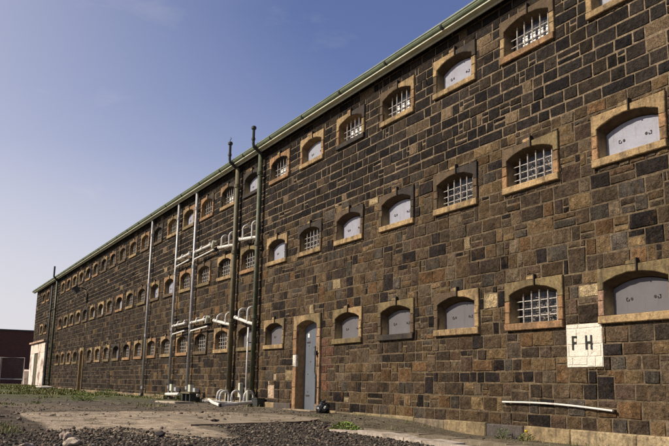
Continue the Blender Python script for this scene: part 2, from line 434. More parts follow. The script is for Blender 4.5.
# coursed rubble, every stone modelled
zs = [-.02]; 
while zs[-1] < ZT - .1:
    lo_ = zs[-1] < 5.4
    zs.append(zs[-1] + (rnd.uniform(.19, .29) if lo_ else rnd.uniform(.20, .26)))
zs[-1] = ZT
mb = MB(); mu = MB(); mp = MB(); rising = []
for k in range(len(zs) - 1):
    z0, z1 = zs[k], zs[k + 1]; h = z1 - z0; x = XE; held = rising; rising = []
    phase = rnd.uniform(0, 9)
    while x < XR:
        w = rnd.choice([.22, .29, .34, .40, .46, .53, .62]) * rnd.uniform(.85, 1.15) * (1 if z0 < 5.4 else 1.12)
        if w < h * 1.0 and rnd.random() < .7: w = h * rnd.uniform(1.1, 1.5)
        x2 = min(XR, x + w)
        dz = .03 * noise.noise(Vector((x * .5, k * 3.7, 0)))     # courses wander a little
        cells = []
        q = rnd.random()
        if q < .22 and h > .24:
            zm = z0 + h * rnd.uniform(.38, .62)
            if rnd.random() < .5: cells = [(x, x2, z0, zm), (x, x2, zm, z1)]
            else:
                xm = x + (x2 - x) * rnd.uniform(.35, .65); cells = [(x, xm, z0, z1), (xm, x2, z0, zm), (xm, x2, zm, z1)]
        elif q < .29 and z0 < 5.2 and k < len(zs) - 2 and w > .28 and not any(a < x2 and c > x for a, c, e_, f_ in held):
            zt = z1 + (zs[k + 2] - z1) * rnd.choice([.4, .5, .6]); cells = [(x, x2, z0, zt)]; rising.append((x, x2, z1 - .001, zt))
        else: cells = [(x, x2, z0, z1)]
        for c in cells:
            rs = [c]
            for blk in held:
                if blk[1] > c[0] and blk[0] < c[1]: rs = [q2 for r_ in rs for q2 in split(r_, blk)]
            for blk in blocks:
                if blk[1] < c[0] - .1 or blk[0] > c[1] + .1: continue
                rs = [q2 for r_ in rs for q2 in split(r_, blk)]
            for r_ in rs:
                a, b_, cc_, d_ = r_
                det = a > -26
                # inside the painted panel?
                ia, ib, ic, id_ = max(a, SIGN[0]), min(b_, SIGN[1]), max(cc_, SIGN[2]), min(d_, SIGN[3])
                if ib - ia > .02 and id_ - ic > .02:
                    stone(mp, ia, ib, ic, id_, (.7, .7, .7), .022, True, True)
                    for r2 in split(r_, SIGN): stone(mb, *r2, stone_col((a + b_) / 2, (cc_ + d_) / 2), .018, det)
                    continue
                # a slightly wandering bed joint
                stone(mu if cc_ > 5.5 or a < -36 else mb, a, b_, cc_, d_, stone_col((a + b_) / 2, (cc_ + d_) / 2), rnd.uniform(.004, .015), det)
        x = x2
facing = mb.build('brown_stone_facing', M_stone, prison); mu.build('bluestone_facing', M_blue, prison)
mp.box(SIGN[0], SIGN[1], -.014, .001, SIGN[2], SIGN[3], (.7, .7, .7))
sign = mp.build('painted_sign', M_paint)
tag(sign, 'white rectangle painted on the stone wall with black letters F H', 'sign')
mb = MB(); yF, yB = -.0255, -.0225
def strokes(lst):
    for a in lst: mb.slab([(a[0], a[2]), (a[1], a[2]), (a[1], a[3]), (a[0], a[3])], yB, yF - .006, .001)
strokes([(-1.45, -1.41, 1.365, 1.60), (-1.409, -1.335, 1.565, 1.60), (-1.409, -1.35, 1.468, 1.502)])
mb.build('letter', M_letter, sign)
mb = MB()
strokes([(-1.135, -1.095, 1.365, 1.60), (-1.02, -.98, 1.365, 1.60), (-1.094, -1.021, 1.465, 1.50)])
mb.build('letter', M_letter, sign)

# plinth: long yellowish footing stones
mb = MB()
def plinth(x0, x1, top, y):
    x = x0
    while x < x1 - .05:
        w = rnd.uniform(.8, 1.7); x2 = min(x1, x + w)
        c = rnd.choice([(.22, .165, .09), (.25, .185, .10), (.19, .15, .095), (.28, .215, .125), (.20, .155, .085), (.16, .125, .085)])
        if rnd.random() < .08: c = (.07, .06, .055)
        t = top + rnd.uniform(-.012, .012)
        mb.slab([(x + .006, -.6), (x2 - .006, -.6), (x2 - .006, t), (x + .006, t + rnd.uniform(-.01, .01))], .002, y + rnd.uniform(-.015, .015), .018, c)
        x = x2
for a_ in ((XE, FX0 - .02, .17, -.10), (FX1 + .02, DX0 - .02, .15, -.10), (DX1 + .02, XR, .045, -.13)):
    mb = MB(); plinth(*a_); mb.build('plinth', M_dress, prison)

# ------------------------------------------------------------------ windows
T = (.29, .20, .10); O = (.26, .15, .075); B = (.095, .064, .038); K = (.030, .025, .022); Mo = (.155, .115, .055); P = (.34, .21, .14)
SPEC = {  # lintel left, lintel right, jamb left, jamb right, sill, keystone
    (1, 0): (Mo, Mo, P, O, T, Mo), (1, 1): (Mo, Mo, O, O, O, T), (1, 2): (B, T, B, T, T, T), (1, 3): (Mo, Mo, B, B, K, Mo), (1, 4): (Mo, T, B, T, Mo, T),
    (2, 0): (T, T, O, O, T, T), (2, 1): (B, Mo, O, O, T, T), (2, 2): (B, K, B, B, T, T), (2, 3): (B, K, B, K, T, O), (2, 4): (B, K, B, B, T, T),
    (2, 5): (K, K, B, B, T, T), (3, 0): (B, T, T, T, T, T), (3, 1): (B, B, T, T, O, B), (3, 2): (T, K, B, T, T, T), (3, 3): (B, T, B, O, T, B), (3, 4): (T, K, O, T, K, O),
    (3, 5): (T, T, O, O, T, O), (3, 6): (O, O, K, O, O, T), (3, 7): (K, K, K, K, K, T), (1, 6): (T, Mo, B, T, T, T), (1, 7): (B, B, B, B, Mo, B), (1, 8): (T, O, O, T, T, P)}
BARS = {(1, 1), (2, 1), (2, 2), (2, 5), (2, 7), (2, 8), (2, 9), (3, 1), (3, 3), (3, 4), (3, 6), (3, 8), (3, 9), (1, 8), (1, 9), (2, 10), (3, 11)}
PALE = {(3, 1), (3, 3), (3, 4), (3, 6), (3, 8)}
def arch(x, spring, rise, w=OW):
    # segmental arch height over half-width w
    R = (w * w + rise * rise) / (2 * rise)
    return spring + rise - R + math.sqrt(max(0, R * R - x * x))
def opening_ring(spring, rise, w, zb, n=12):
    pts = [(-w, zb), (w, zb)]
    for k in range(n + 1):
        x = w - 2 * w * k / n; pts.append((x, arch(x, spring, rise, w)))
    return pts
def jc(c, a=.12):
    k = rnd.uniform(1 - a, 1 + a); return tuple(q * k for q in c)
def surround_mb(spec, seed):
    ll, lr, jl, jr, si, ke = spec; b = MB()
    yb = .004; y = -.05
    g = .004
    b.slab([(-HW + g, 0), (HW - g, 0), (HW - g, SILL), (-HW + g, SILL)], yb, -.072, .012, jc(si), .006)
    # top of the sill inside the opening slopes in
    zs_ = .36 + rnd.uniform(-.04, .04)
    for s, c in ((-1, jl), (1, jr)):
        for a0, a1 in ((SILL, zs_), (zs_, .55)):
            o0 = OW + rnd.uniform(-.012, .004); cc_ = jc(c, .18)
            xs_ = sorted((s * (HW - g), s * o0))
            b.slab([(xs_[0], a0 + g), (xs_[1], a0 + g), (xs_[1], a1 - g), (xs_[0], a1 - g)], yb, y + rnd.uniform(-.006, .006), .011, cc_, .006)
    jx = .07; n = 7
    xl = [-OW + (jx - g + OW) * k / n for k in range(n + 1)]
    b.slab([(-HW + g, .55 + g), (-OW, .55 + g)] + [(x, arch(x, .66, .135)) for x in xl] + [(jx - g, H), (-HW + g, H)], yb, y - .004, .010, jc(ll), .006)
    xr = [jx + g + (OW - jx - g) * k / n for k in range(n + 1)]
    b.slab([(jx + g, arch(jx, .66, .135))] + [(x, arch(x, .66, .135)) for x in xr[1:]] + [(OW, .55 + g), (HW - g, .55 + g), (HW - g, H), (jx + g, H)], yb, y + .004, .010, jc(lr), .006)
    return b
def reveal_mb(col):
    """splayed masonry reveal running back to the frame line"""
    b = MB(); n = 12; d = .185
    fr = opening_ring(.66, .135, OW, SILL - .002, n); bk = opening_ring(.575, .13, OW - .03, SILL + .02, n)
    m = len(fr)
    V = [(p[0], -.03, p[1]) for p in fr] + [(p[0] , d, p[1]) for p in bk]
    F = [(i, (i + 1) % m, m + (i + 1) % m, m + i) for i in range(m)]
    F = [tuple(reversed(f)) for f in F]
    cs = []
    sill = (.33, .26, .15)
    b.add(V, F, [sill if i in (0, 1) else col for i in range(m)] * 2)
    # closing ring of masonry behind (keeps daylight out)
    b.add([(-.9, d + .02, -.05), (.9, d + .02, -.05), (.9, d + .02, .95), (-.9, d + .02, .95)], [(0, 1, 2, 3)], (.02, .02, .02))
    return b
reveal_meshes = []
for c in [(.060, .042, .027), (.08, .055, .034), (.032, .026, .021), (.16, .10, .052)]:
    b = reveal_mb(c); o = b.build('reveal', M_reveal); reveal_meshes.append(o.data); COL.objects.unlink(o); bpy.data.objects.remove(o)
def plain_mesh(b, name, m, smooth=False):
    o = b.build(name, m, None, smooth); me = o.data; COL.objects.unlink(o); bpy.data.objects.remove(o); return me
M_shut_low = mat('dull_steel_plate', (.098, .092, .100), .6, n1=[(2.5, .08), (40, .06)], stain=[(9, .62, .75, (.12, .09, .07), .35)], streak=[(9, .9, .54, .70, (.07, .045, .03), .45)], bump=[(3, .004, 2)], spec=.35)
# steel plate shutter
b = MB(); b.slab(opening_ring(.573, .128, OW - .034, SILL + .022, 14), .165, .145, .003)
shut_me = plain_mesh(b, 'shutter', M_shut)
shut_low_me = shut_me.copy(); shut_low_me.materials[0] = M_shut_low
def latch_mesh(s):
    b = MB(); ang = [k * math.pi / 6 for k in range(12)]
    b.slab([(.026 * math.cos(a), .026 * math.sin(a)) for a in ang], .147, .137, .003)
    k = s
    b.box(min(k * .05, k * .11), max(k * .05, k * .11), .136, .144, -.030, -.022)
    b.box(min(k * .05, k * .057), max(k * .05, k * .057), .135, .144, -.030, .0)
    b.box(min(k * .104, k * .11), max(k * .104, k * .11), .135, .144, -.021, .028)
    b.box(min(k * .08, k * .103), max(k * .08, k * .103), .135, .144, .018, .026)
    return plain_mesh(b, 'latch', M_iron)
latch_me = {-1: latch_mesh(-1), 1: latch_mesh(1)}
def bars_mesh(kind):
    b = MB(); y = .09; R0 = OW - .04
    for k in range(5):
        x = -.40 + k * .225 + rnd.uniform(-.006, .006)
        b.tube([(x, y, SILL - .01), (x + rnd.uniform(-.005, .005), y, .4), (x, y, arch(x, .62, .13) - (.0 if kind else .02))], .0135, 6)
    for z in ([.325, .485] if kind else [.27, .40, .54]):
        z += rnd.uniform(-.01, .01)
        b.tube([(-R0, y + .016, z), (0, y + .016, z + rnd.uniform(-.006, .006)), (R0, y + .016, z)], .010, 6)
    if not kind:   # tangle of broken wire mesh behind the bars
        for k in range(30):
            x = rnd.uniform(-.15, .55); z = rnd.uniform(.2, .5); pts = []
            for j in range(6):
                pts.append((x, y + rnd.uniform(.03, .07), z)); x = min(.6, max(-.35, x + rnd.uniform(-.09, .09))); z = min(.6, max(.17, z + rnd.uniform(-.07, .07)))
            b.tube(pts, .004, 4, caps=False)
    return plain_mesh(b, 'bars', M_bar)
bar_me = [bars_mesh(0), bars_mesh(0), bars_mesh(1)]
b = MB(); b.slab(opening_ring(.573, .128, OW - .032, SILL + .021, 12), .185, .175, .002)
pane_me = plain_mesh(b, 'pane', M_pane)
b = MB()
for k in range(4):
    for z in (.185, .345):
        if True:
            x = -.36 + .225 * k; b.slab([(x + .035, z), (x + .185, z), (x + .185, z + .125), (x + .035, z + .125)], .172, .165, .002)
pale_me = plain_mesh(b, 'louvre', M_palepane)
b = MB(); b.slab([(.058, .80), (.084, .80), (.084, 1.0), (.058, 1.0)], .0, -.075, .003); cramp_me = plain_mesh(b, 'cramp', M_iron)
def link(name, me, parent, loc=(0, 0, 0)):
    o = bpy.data.objects.new(name, me); COL.objects.link(o); o.parent = parent; o.location = loc; return o
for r, i in wins:
    xc = -S * i - .01; z = ROWS[r]
    sp = SPEC.get((r, i))
    if not sp:
        pool = [T, T, O, B, Mo, K] if i < 12 else [T, O, B, B, K, Mo]
        base = rnd.choice(pool)
        sp = tuple(base if rnd.random() < .5 else rnd.choice(pool) for _ in range(5)) + (rnd.choice([T, O, T, B]),)
        if i > 6: sp = (sp[0], sp[1], sp[2], sp[3], rnd.choice([T, O, Mo, B]), sp[5])
    w = surround_mb(sp, i).build('window', M_dress, prison, loc=(xc, 0, z))
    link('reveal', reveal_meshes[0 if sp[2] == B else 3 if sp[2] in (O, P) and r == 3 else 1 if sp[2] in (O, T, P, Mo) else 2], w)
    kb = MB(); kb.slab([(-.17, H + .002), (.045, H + .002), (.045, H + .065 + rnd.uniform(0, .02)), (-.16, H + .06)], .004, -.05, .008, jc(sp[5])); kb.build('keystone', M_dress, w)
    if i < 14: link('cramp', cramp_me, w)
    barred = (r, i) in BARS or (i > 9 and rnd.random() < .8)
    if barred:
        link('pane', pane_me, w)
        link('bars', bar_me[2 if r == 3 else rnd.choice([0, 1])], w)
        if (r, i) in PALE or (i > 9 and rnd.random() < .12): link('louvre', pale_me, w)
    else:
        s = link('shutter', shut_low_me if r == 1 else shut_me, w)
        if i < 14:
            link('latch', latch_me[-1], s, (-.235, 0, .385)); link('latch', latch_me[1], s, (.235, 0, .385))

# ------------------------------------------------------------------ doors of the block
def door(x0, x1, ztop, leafcol_mat, label, narrow=False):
    xc = (x0 + x1) / 2; w = (x1 - x0) / 2; jw = .22 if not narrow else .2; ow = w - jw
    b = MB(); g = .004
    zz = [-.06, .62, 1.2, 1.55, 2.0, ztop - .42] if not narrow else [-.06, .8, 1.6, ztop - .42]
    for s in (-1, 1):
        for a, c in zip(zz[:-1], zz[1:]):
            col = jc(O if s < 0 else T, .15)
            if s > 0: col = jc(mixc(T, P, .5), .1)
            if narrow: col = jc(mixc(B, T, .4), .1)
            if not narrow and s < 0 and a == 1.2: col = (.55, .50, .42)
            q = sorted((s * (w - g), s * (ow + rnd.uniform(-.01, .004))))
            b.slab([(q[0], a + g), (q[1], a + g), (q[1], c - g), (q[0], c - g)], .004, -.07 + rnd.uniform(-.006, .006), .014, col)
    zb = ztop - .42; n = 8; sp_, ri = ztop - .30, .14
    A = lambda x: arch(x, sp_, ri, ow)
    for s, c in ((-1, T), (1, Mo)):
        xs_ = [-ow + (ow - .004) * k / n for k in range(n + 1)]
        if s < 0: poly = [(-w + g, zb + g), (-ow, zb + g)] + [(x, A(x)) for x in xs_] + [(-.004, ztop), (-w + g, ztop)]
        else: poly = [(w - g, ztop), (.004, ztop)] + [(-x, A(x)) for x in reversed(xs_)] + [(ow, zb + g), (w - g, zb + g)]
        if s > 0: poly = poly[:]
        b.slab(poly, .004, -.066, .010, jc(c))
    b.box(-w - .02, w + .02, -.32, -.001, -.5, .02, (.30, .24, .16))           # threshold stone
    dr = b.build('doorway', M_dress, prison, loc=(xc, 0, 0))
    # reveal
    rb = MB(); d = .26; n = 12
    fr = opening_ring(sp_, ri, ow, -.02, n); m = len(fr)
    V = [(p[0], -.05, p[1]) for p in fr] + [(p[0] * .97, d, p[1] - (.05 if p[1] > .5 else 0)) for p in fr]
    rb.add(V, [tuple(reversed((k, (k + 1) % m, m + (k + 1) % m, m + k))) for k in range(m)], (.25, .17, .09))
    rb.build('reveal', M_reveal, dr)
    lb = MB(); lb.slab([(p[0] * .965, p[1] - (.055 if p[1] > .5 else -.02)) for p in fr], .26, .20, .004)
    lf = lb.build('door', leafcol_mat, dr)
    return dr, lf, ow
dw, leaf, ow = door(DX0, DX1, DZ, M_door, 'grey')
dw['label'] = 'near doorway with tan stone jambs and a tall grey steel door'
# kept to three levels: fittings hang on the doorway
b = MB()
for x in (-.36, .30): b.box(x - .05, x + .05, .192, .199, 2.04, 2.15)
b.build('vent', M_palepane, dw)
b = MB()
b.box(.36, .47, .15, .199, 1.10, 1.24)
b.tube([(.40, .199, 1.17), (.40, .12, 1.17), (.32, .12, 1.17)], .012, 8)
b.build('handle', M_white, dw)
b = MB()
for x, z in [(-.35, .5), (-.36, 1.0), (-.2, 1.35), (.1, .9), (.0, 1.75), (.2, 1.6), (-.33, 1.8), (.33, .6), (.12, 1.25)]:
    b = MB(); b.slab([(x + .018 * math.cos(a * .785), z + .018 * math.sin(a * .785)) for a in range(8)], .2, .19, .002); b.build('bolt', M_iron, dw)
for z in (.4, 1.9): b = MB(); b.box(-.47, -.25, .188, .198, z - .02, z + .02); b.build('hinge', M_iron, dw)
b = MB(); b.tube([(.74, -.12, 1.75), (.74, -.12, 1.05), (.76, -.10, .95), (.76, -.10, .2)], .02, 8); b.box(.69, .79, -.14, -.06, 1.5, 1.62); b.build('conduit', M_dkpipe, dw)
fdw, fleaf, _ = door(FX0, FX1, FZ, M_brownp, 'far', True)
fdw['label'] = 'far narrow doorway with brown stone jambs'
# whitewashed end of the wall with its dark door
b = MB()
pts = [(-69.6, -.2), (-61.3, -.2), (-61.3, 3.55), (-62, 3.72), (-65, 3.66), (-69.6, 3.75)]
b.slab([(-69.62, -.2), (-67.1, -.2), (-67.1, 2.9), (-69.62, 2.9)], .003, -.12, .02, (.62, .56, .50))
b.slab([(-64.9, -.2), (-61.3, -.2), (-61.3, 2.9), (-64.9, 2.9)], .003, -.12, .02, (.58, .52, .46))
b.slab([(-69.62, 2.905), (-61.3, 2.905), (-61.3, 3.7), (-69.62, 3.76)], .003, -.12, .02, (.60, .50, .42))
b.box(-69.7, -61.2, -.28, .002, 3.77, 3.9, (.40, .27, .20))
b.box(-70.6, -69.63, -.5, 1.0, -.2, 1.5, (.55, .45, .38), jit=.1)
wp = b.build('whitewashed_porch', M_plaster, prison)
b = MB(); b.box(-67.1, -64.9, -.04, .003, -.2, 2.9); b.box(-66.04, -65.96, -.06, -.041, -.2, 2.9); b.build('door', M_brownp, wp)

# ------------------------------------------------------------------ eaves
GY = -.30; GZT = 8.56
b = MB()
# half round gutter
n = 8; prof = [(GY + .105 * math.cos(math.pi + math.pi * k / n), GZT + .105 * math.sin(math.pi + math.pi * k / n)) for k in range(n + 1)]
prof2 = [(GY + .095 * math.cos(math.pi + math.pi * k / n), GZT + .095 * math.sin(math.pi + math.pi * k / n)) for k in range(n + 1)]
x0, x1 = XE - .5, XR + .3
segs = [x0 + (x1 - x0) * k / 42 for k in range(43)]
def sag(x): return .008 * math.sin(x * 1.7) + .006 * math.sin(x * .53 + 1)
V = []; 
for x in segs:
    for (y, z) in prof + prof2[::-1]: V.append((x, y, z + sag(x)))
m = len(prof) * 2; F = []
for s in range(len(segs) - 1):
    for k in range(m): F.append((s * m + k, s * m + (k + 1) % m, (s + 1) * m + (k + 1) % m, (s + 1) * m + k))
F.append(tuple(range(m - 1, -1, -1))); F.append(tuple((len(segs) - 1) * m + k for k in range(m)))
b.add(V, F); 
for k in range(m): pass
gut = b.build('gutter', M_gutter, prison, smooth=False)
# beaded lip
b = MB(); b.tube([(x, GY - .105, GZT + .004 + sag(x)) for x in segs], .014, 6); b.build('gutter_bead', M_gutter, gut)
b = MB()
b.box(x0, x1, -.205, -.18, 8.36, 8.62); b.box(x0, x1, -.335, -.206, 8.42, 8.448)   # fascia board and moulding
b.box(x0, x1, -.179, .05, 8.575, 8.60)            # soffit board
b.build('fascia', M_fascia, prison)
b = MB()
b.box(XE - .1, XR, -.155, .003, 8.50, 8.574, (.08, .06, .05))
b.build('wall_plate', M_reveal, prison)
# brackets / joint collars every cell
b = MB()
n = 10; pr = [(GY + .118 * math.cos(math.pi + math.pi * k / n), .118 * math.sin(math.pi + math.pi * k / n)) for k in range(n + 1)]
pi_ = [(GY + .104 * math.cos(math.pi + math.pi * k / n), .104 * math.sin(math.pi + math.pi * k / n)) for k in range(n + 1)]
V = []
for x in (-.035, .035):
    for (y, z) in pr + pi_[::-1]: V.append((x, y, z))
m = len(pr) * 2
b.add(V, [(k, (k + 1) % m, m + (k + 1) % m, m + k) for k in range(m)] + [tuple(range(m - 1, -1, -1)), tuple(range(m, 2 * m))])
b.box(-.03, .03, GY + .09, -.15, -.02, .012)
br_me = plain_mesh(b, 'gutter_bracket', M_dkpipe)
k = 0
x = 4.9
while x > XE:
    link('gutter_bracket', br_me, prison, (x, 0, GZT + sag(x))); x -= 2.42
# roof, hipped, low pitch
b = MB(); y0 = -.36; zr = 8.63; th = .05
rid = 2.1; ym = D / 2
V = [(x0, y0, zr), (x1, y0, zr), (x1, D + .36, zr), (x0, D + .36, zr), (x0 + 5, ym, zr + rid), (x1 - 5, ym, zr + rid),
     (x0, y0, zr - .02), (x1, y0, zr - .02), (x1, D + .36, zr - .02), (x0, D + .36, zr - .02)]
b.add(V, [(0, 1, 5, 4), (2, 3, 4, 5), (1, 2, 5), (3, 0, 4), (6, 9, 8, 7), (0, 6, 7, 1), (1, 7, 8, 2), (2, 8, 9, 3), (3, 9, 6, 0)])
b.build('roof', M_roof, prison)
# floodlight bracket on the wall far along

# ------------------------------------------------------------------ pipes on the wall
def pipe(name, label, cat, x, y, z0, z1, r, m, group=None, coll=2.4, xt=None):
    xt = x if xt is None else xt
    b = MB(); n = int((z1 - z0) / coll)
    b.tube([(x, y, z0), (lerp(x, xt, .5), y, (z0 + z1) / 2), (xt, y, z1)], r, 12)
    o = b.build(name, m, None, smooth=False); o.data.polygons.foreach_set('use_smooth', [len(f.vertices) == 4 for f in o.data.polygons])
    tag(o, label, cat, group)
    # sockets
    for k in range(n + 1):
        z = z0 + .35 + k * coll
        if z > z1 - .1: break
        xx = lerp(x, xt, (z - z0) / (z1 - z0))
        c = MB(); c.tube([(xx, y, z), (xx, y, z + .12)], r * 1.28, 12); c.build('collar', m, o)
        c = MB(); c.box(xx - r * 1.9, xx + r * 1.9, y + r * .2, y + r * .7, z - .06, z - .02)
        c.box(xx - .02, xx + .02, y + r * .7, .0, z - .055, z - .025); c.build('bracket', M_iron, o)
    return o
def bend(c, r0, r, a0, a1, plane='yz', n=8):
    out = []
    for k in range(n + 1):
        a = lerp(a0, a1, k / n)
        if plane == 'yz': out.append((c[0], c[1] + r0 * math.cos(a), c[2] + r0 * math.sin(a)))
        else: out.append((c[0] + r0 * math.cos(a), c[1], c[2] + r0 * math.sin(a)))
    return out

G = 'pipes running up the prison wall'
p1 = pipe('wall_pipe', 'plain grey galvanised pipe standing alone left of the branched pipes', 'pipe', -29.5, -.15, .02, 8.36, .055, M_galv, G)
p2 = pipe('wall_pipe', 'grey pipe with straight white side branches, left one of the branched pair', 'pipe', -25.15, -.15, .08, 8.36, .055, M_galv, G)
p3 = pipe('wall_pipe', 'grey pipe with white side branches ending in a pale hopper', 'pipe', -22.63, -.15, .08, 8.36, .06, M_galv, G)
p4 = pipe('soil_pipe', 'brownish green soil pipe with hooped white branches left of the taller vent', 'pipe', -17.9, -.16, .03, 8.30, .088, M_brownp, G)
p5 = pipe('soil_pipe', 'dark green soil pipe with hooped white branches nearest the grey door', 'pipe', -15.75, -.16, .03, 8.30, .08, M_green, G)
b = MB(); b.tube([(-29.5, -.15, .2), (-29.5, -.2, .03), (-29.5, -.3, -.02)], .065, 10); b.build('shoe', M_dkpipe, p1)
def vent(par, x, top, m):
    b = MB()
    b.tube([(x, -.16, 8.26), (x, -.30, 8.36), (x, -.47, 8.50), (x, -.49, 8.62), (x, -.49, top)], .05, 10); 
    b.tube([(x, -.49, 8.72), (x, -.49, 8.80)], .065, 10)
    o = b.build('vent_stack', M_dkpipe, par)
    b = MB(); b.tube([(x, -.49, top - .10), (x, -.49, top - .07), (x, -.49, top), (x, -.49, top + .03)], [.055, .085, .085, .06], 10)
    b.build('vent_cap', M_dkpipe, o)
    return o
va = vent(p4, -17.93, 9.22, M_dkpipe); vb = vent(p5, -15.65, 9.18, M_dkpipe)
b = MB(); b.tube([(-17.93, -.49, 9.25), (-17.97, -.49, 9.33), (-17.9, -.47, 9.36), (-18.0, -.46, 9.44)], .012, 5); b.build('wire', M_dkpipe, va)
# straight branches
def branch(par, x0, x1, z, zl, hopper=False):
    b = MB(); b.tube([(x0, -.15, z), (x0 + .25, -.2, z), (x1, -.2, z + .03)], .046, 10); b.build('branch_pipe', M_white, par)
    for xx in (x0 + .35, (x0 + x1) / 2, x1 - .15):
        c = MB(); c.tube([(xx, -.2, z + .01), (xx + .12, -.2, z + .012)], .058, 10); c.build('collar', M_galv, par)
    b = MB(); b.tube([(x0, -.15, zl - .12), (x0 + .2, -.19, zl - .04), (x1 + (.25 if hopper else -.1), -.2, zl + .03)], .032, 8); b.build('branch_pipe', M_white, par)
    for xx in (lerp(x0, x1, .35), lerp(x0, x1, .8)):
        c = MB(); c.tube([(xx, -.2, z), (xx, -.12, z + .16), (xx, .01, z + .16)], .03, 8); c.build('branch_pipe', M_white, par)
    if hopper:
        c = MB(); c.tube([(x1 + .05, -.2, z - .12), (x1 + .1, -.18, z + .0), (x1 + .18, -.17, z + .12)], [.05, .07, .09], 8, caps=True); c.build('hopper', M_fascia, par)
branch(p2, -25.1, -23.0, 5.84, 5.60); branch(p3, -22.6, -20.3, 5.84, 5.60, True)
branch(p2, -25.1, -23.1, 3.02, 2.72); branch(p3, -22.6, -20.6, 3.02, 2.74, True)
# hooped branches
def hoops(par, xa, xb, za, zb, hx, top):
    b = MB(); b.tube([(xa, -.24, za), (xb - .2, -.24, lerp(za, zb, .85)), (xb, -.17, zb)], .052, 10)
    b.tube([(xa - .015, -.24, za + .005), (xa + .1, -.24, za)], .066, 10)
    b.build('manifold', M_white, par)
    for x in hx:
        zc_ = top - .17; zm = lerp(za, zb, (x - xa) / (xb - xa))
        pts = [(x, -.26, zm)] + bend((x, -.12, zc_), .15, 0, math.pi, 0, 'yz', 10)[0:] + [(x, .03, zm + .02)]
        pts = [(x, -.27, zm), (x, -.27, zc_)] + [(x, -.12 - .15 * math.cos(a * math.pi / 8), zc_ + .15 * math.sin(a * math.pi / 8)) for a in range(1, 8)] + [(x, .03, zc_), (x, .03, zm + .05)]
        c = MB(); c.tube(pts, .036, 8); c.build('hoop', M_white, par)
hoops(p4, -19.35, -17.95, 5.60, 5.50, (-19.0, -18.2), 6.03)
hoops(p5, -17.15, -15.8, 5.58, 5.46, (-16.85, -16.0), 6.06)
hoops(p4, -19.5, -17.95, 2.93, 2.70, (-19.1, -18.2), 3.15)
hoops(p5, -17.3, -15.8, 2.90, 2.60, (-16.9, -16.1), 3.20)
# thin white pipe beside the second soil pipe
wp_ = pipe('waste_pipe', 'thin white pipe rising beside the foot of the dark green soil pipe', 'pipe', -15.98, -.27, .1, 2.5, .030, M_white, None, 1.6)
# foot branches of the grey pipes
for par, xa, xb in ((p2, -25.1, -23.15), (p3, -22.6, -20.7)):
    b = MB(); b.tube([(xa, -.15, .22), (xa + .1, -.3, .2), (xb, -.3, .24)], .062, 10); b.build('foot_pipe', M_white, par)
    for xx, mm in ((lerp(xa, xb, .5), M_fascia), (lerp(xa, xb, .82), M_galv)):
        c = MB(); c.tube([(xx, -.3, .22), (xx, -.3, .36)], .05, 8); c.box(xx - .13, xx + .13, -.38, -.22, .36, .62 if mm == M_fascia else .5, (.4, .35, .28)); c.build('valve', mm, par)
    b = MB()
    for xx in (xa + .05, xb - .1): b.box(xx - .06, xx + .06, -.38, -.22, -.1, .165)
    b.build('support', M_dkpipe, par)
# V shaped low manifold with loops at the foot of the soil pipes
mf = empty('ground_manifold', (-17.5, -.6, 0))
tag(mf, 'low white V shaped pipe with upright loops on the ground between the two soil pipes', 'pipework')
def rel(pts): return [(p[0] + 17.5, p[1] + .6, p[2]) for p in pts]
b = MB(); path = [(-18.6, -.6, .13), (-16.6, -1.15, .08), (-14.5, -1.65, .05), (-14.65, -1.1, .09), (-14.9, -.5, .14)]
b.tube(rel(path), .050, 12); b.build('main_pipe', M_white, mf)
for x, y in ((-18.25, -.42), (-17.6, -.55), (-16.3, -.62), (-15.5, -.5)):
    h = .30 + rnd.uniform(-.03, .03)
    pts = [(x - .1, y - .5, .1), (x, y - .05, .09), (x, y, .14), (x, y, h)] + [(x, y + .15 - .15 * math.cos(a * math.pi / 8), h + .15 * math.sin(a * math.pi / 8)) for a in range(1, 8)] + [(x, y + .30, h), (x, y + .30, -.02)]
    c = MB(); c.tube(rel(pts), .036, 8); c.build('loop', M_white, mf)
    c = MB(); q = rel([(x, y, .2)])[0]; c.tube([(q[0], q[1], .17), (q[0], q[1], .27)], .05, 8); c.build('collar', M_galv, mf)
for x, h in ((-18.0, .62), (-16.8, .72)):
    c = MB(); q = rel([(x, -.14, 0)])[0]; c.box(q[0] - .09, q[0] + .09, q[1] - .06, q[1] + .06, .25, h, jit=.012); c.build('valve', M_fascia, mf)
for x, y, _ in (path[0], path[2], path[4]):
    c = MB(); q = rel([(x, y, 0)])[0]; c.tube([(q[0], q[1], .1), (q[0], q[1], -.03)], .05, 8); c.build('support', M_dkpipe, mf)
# little bench-like pipe trestle and stone slab left of it
tr = empty('pipe_trestle', (-20.4, -.75, 0)); tag(tr, 'small low dark trestle on the ground left of the white loops', 'trestle')
b = MB(); b.box(-.55, .55, -.16, .16, .30, .36); b.build('top', M_brownp, tr)
for sx in (-.45, .0, .45):
    b = MB(); b.box(sx - .04, sx + .04, -.12, .12, -.03, .299); b.build('leg', M_dkpipe, tr)
b = MB(); b.slab([(-.9, -.02), (.9, -.02), (.85, .06), (-.8, .05)], .35, -.35, .02, (.30, .26, .20)); o = b.build('stone_slab', M_conc, None, loc=(-18.9, -1.75, GZ(-18.9, -1.75)))
o.rotation_euler.z = .12; tag(o, 'flat pale stone slab lying on the dirt in front of the pipes', 'slab')
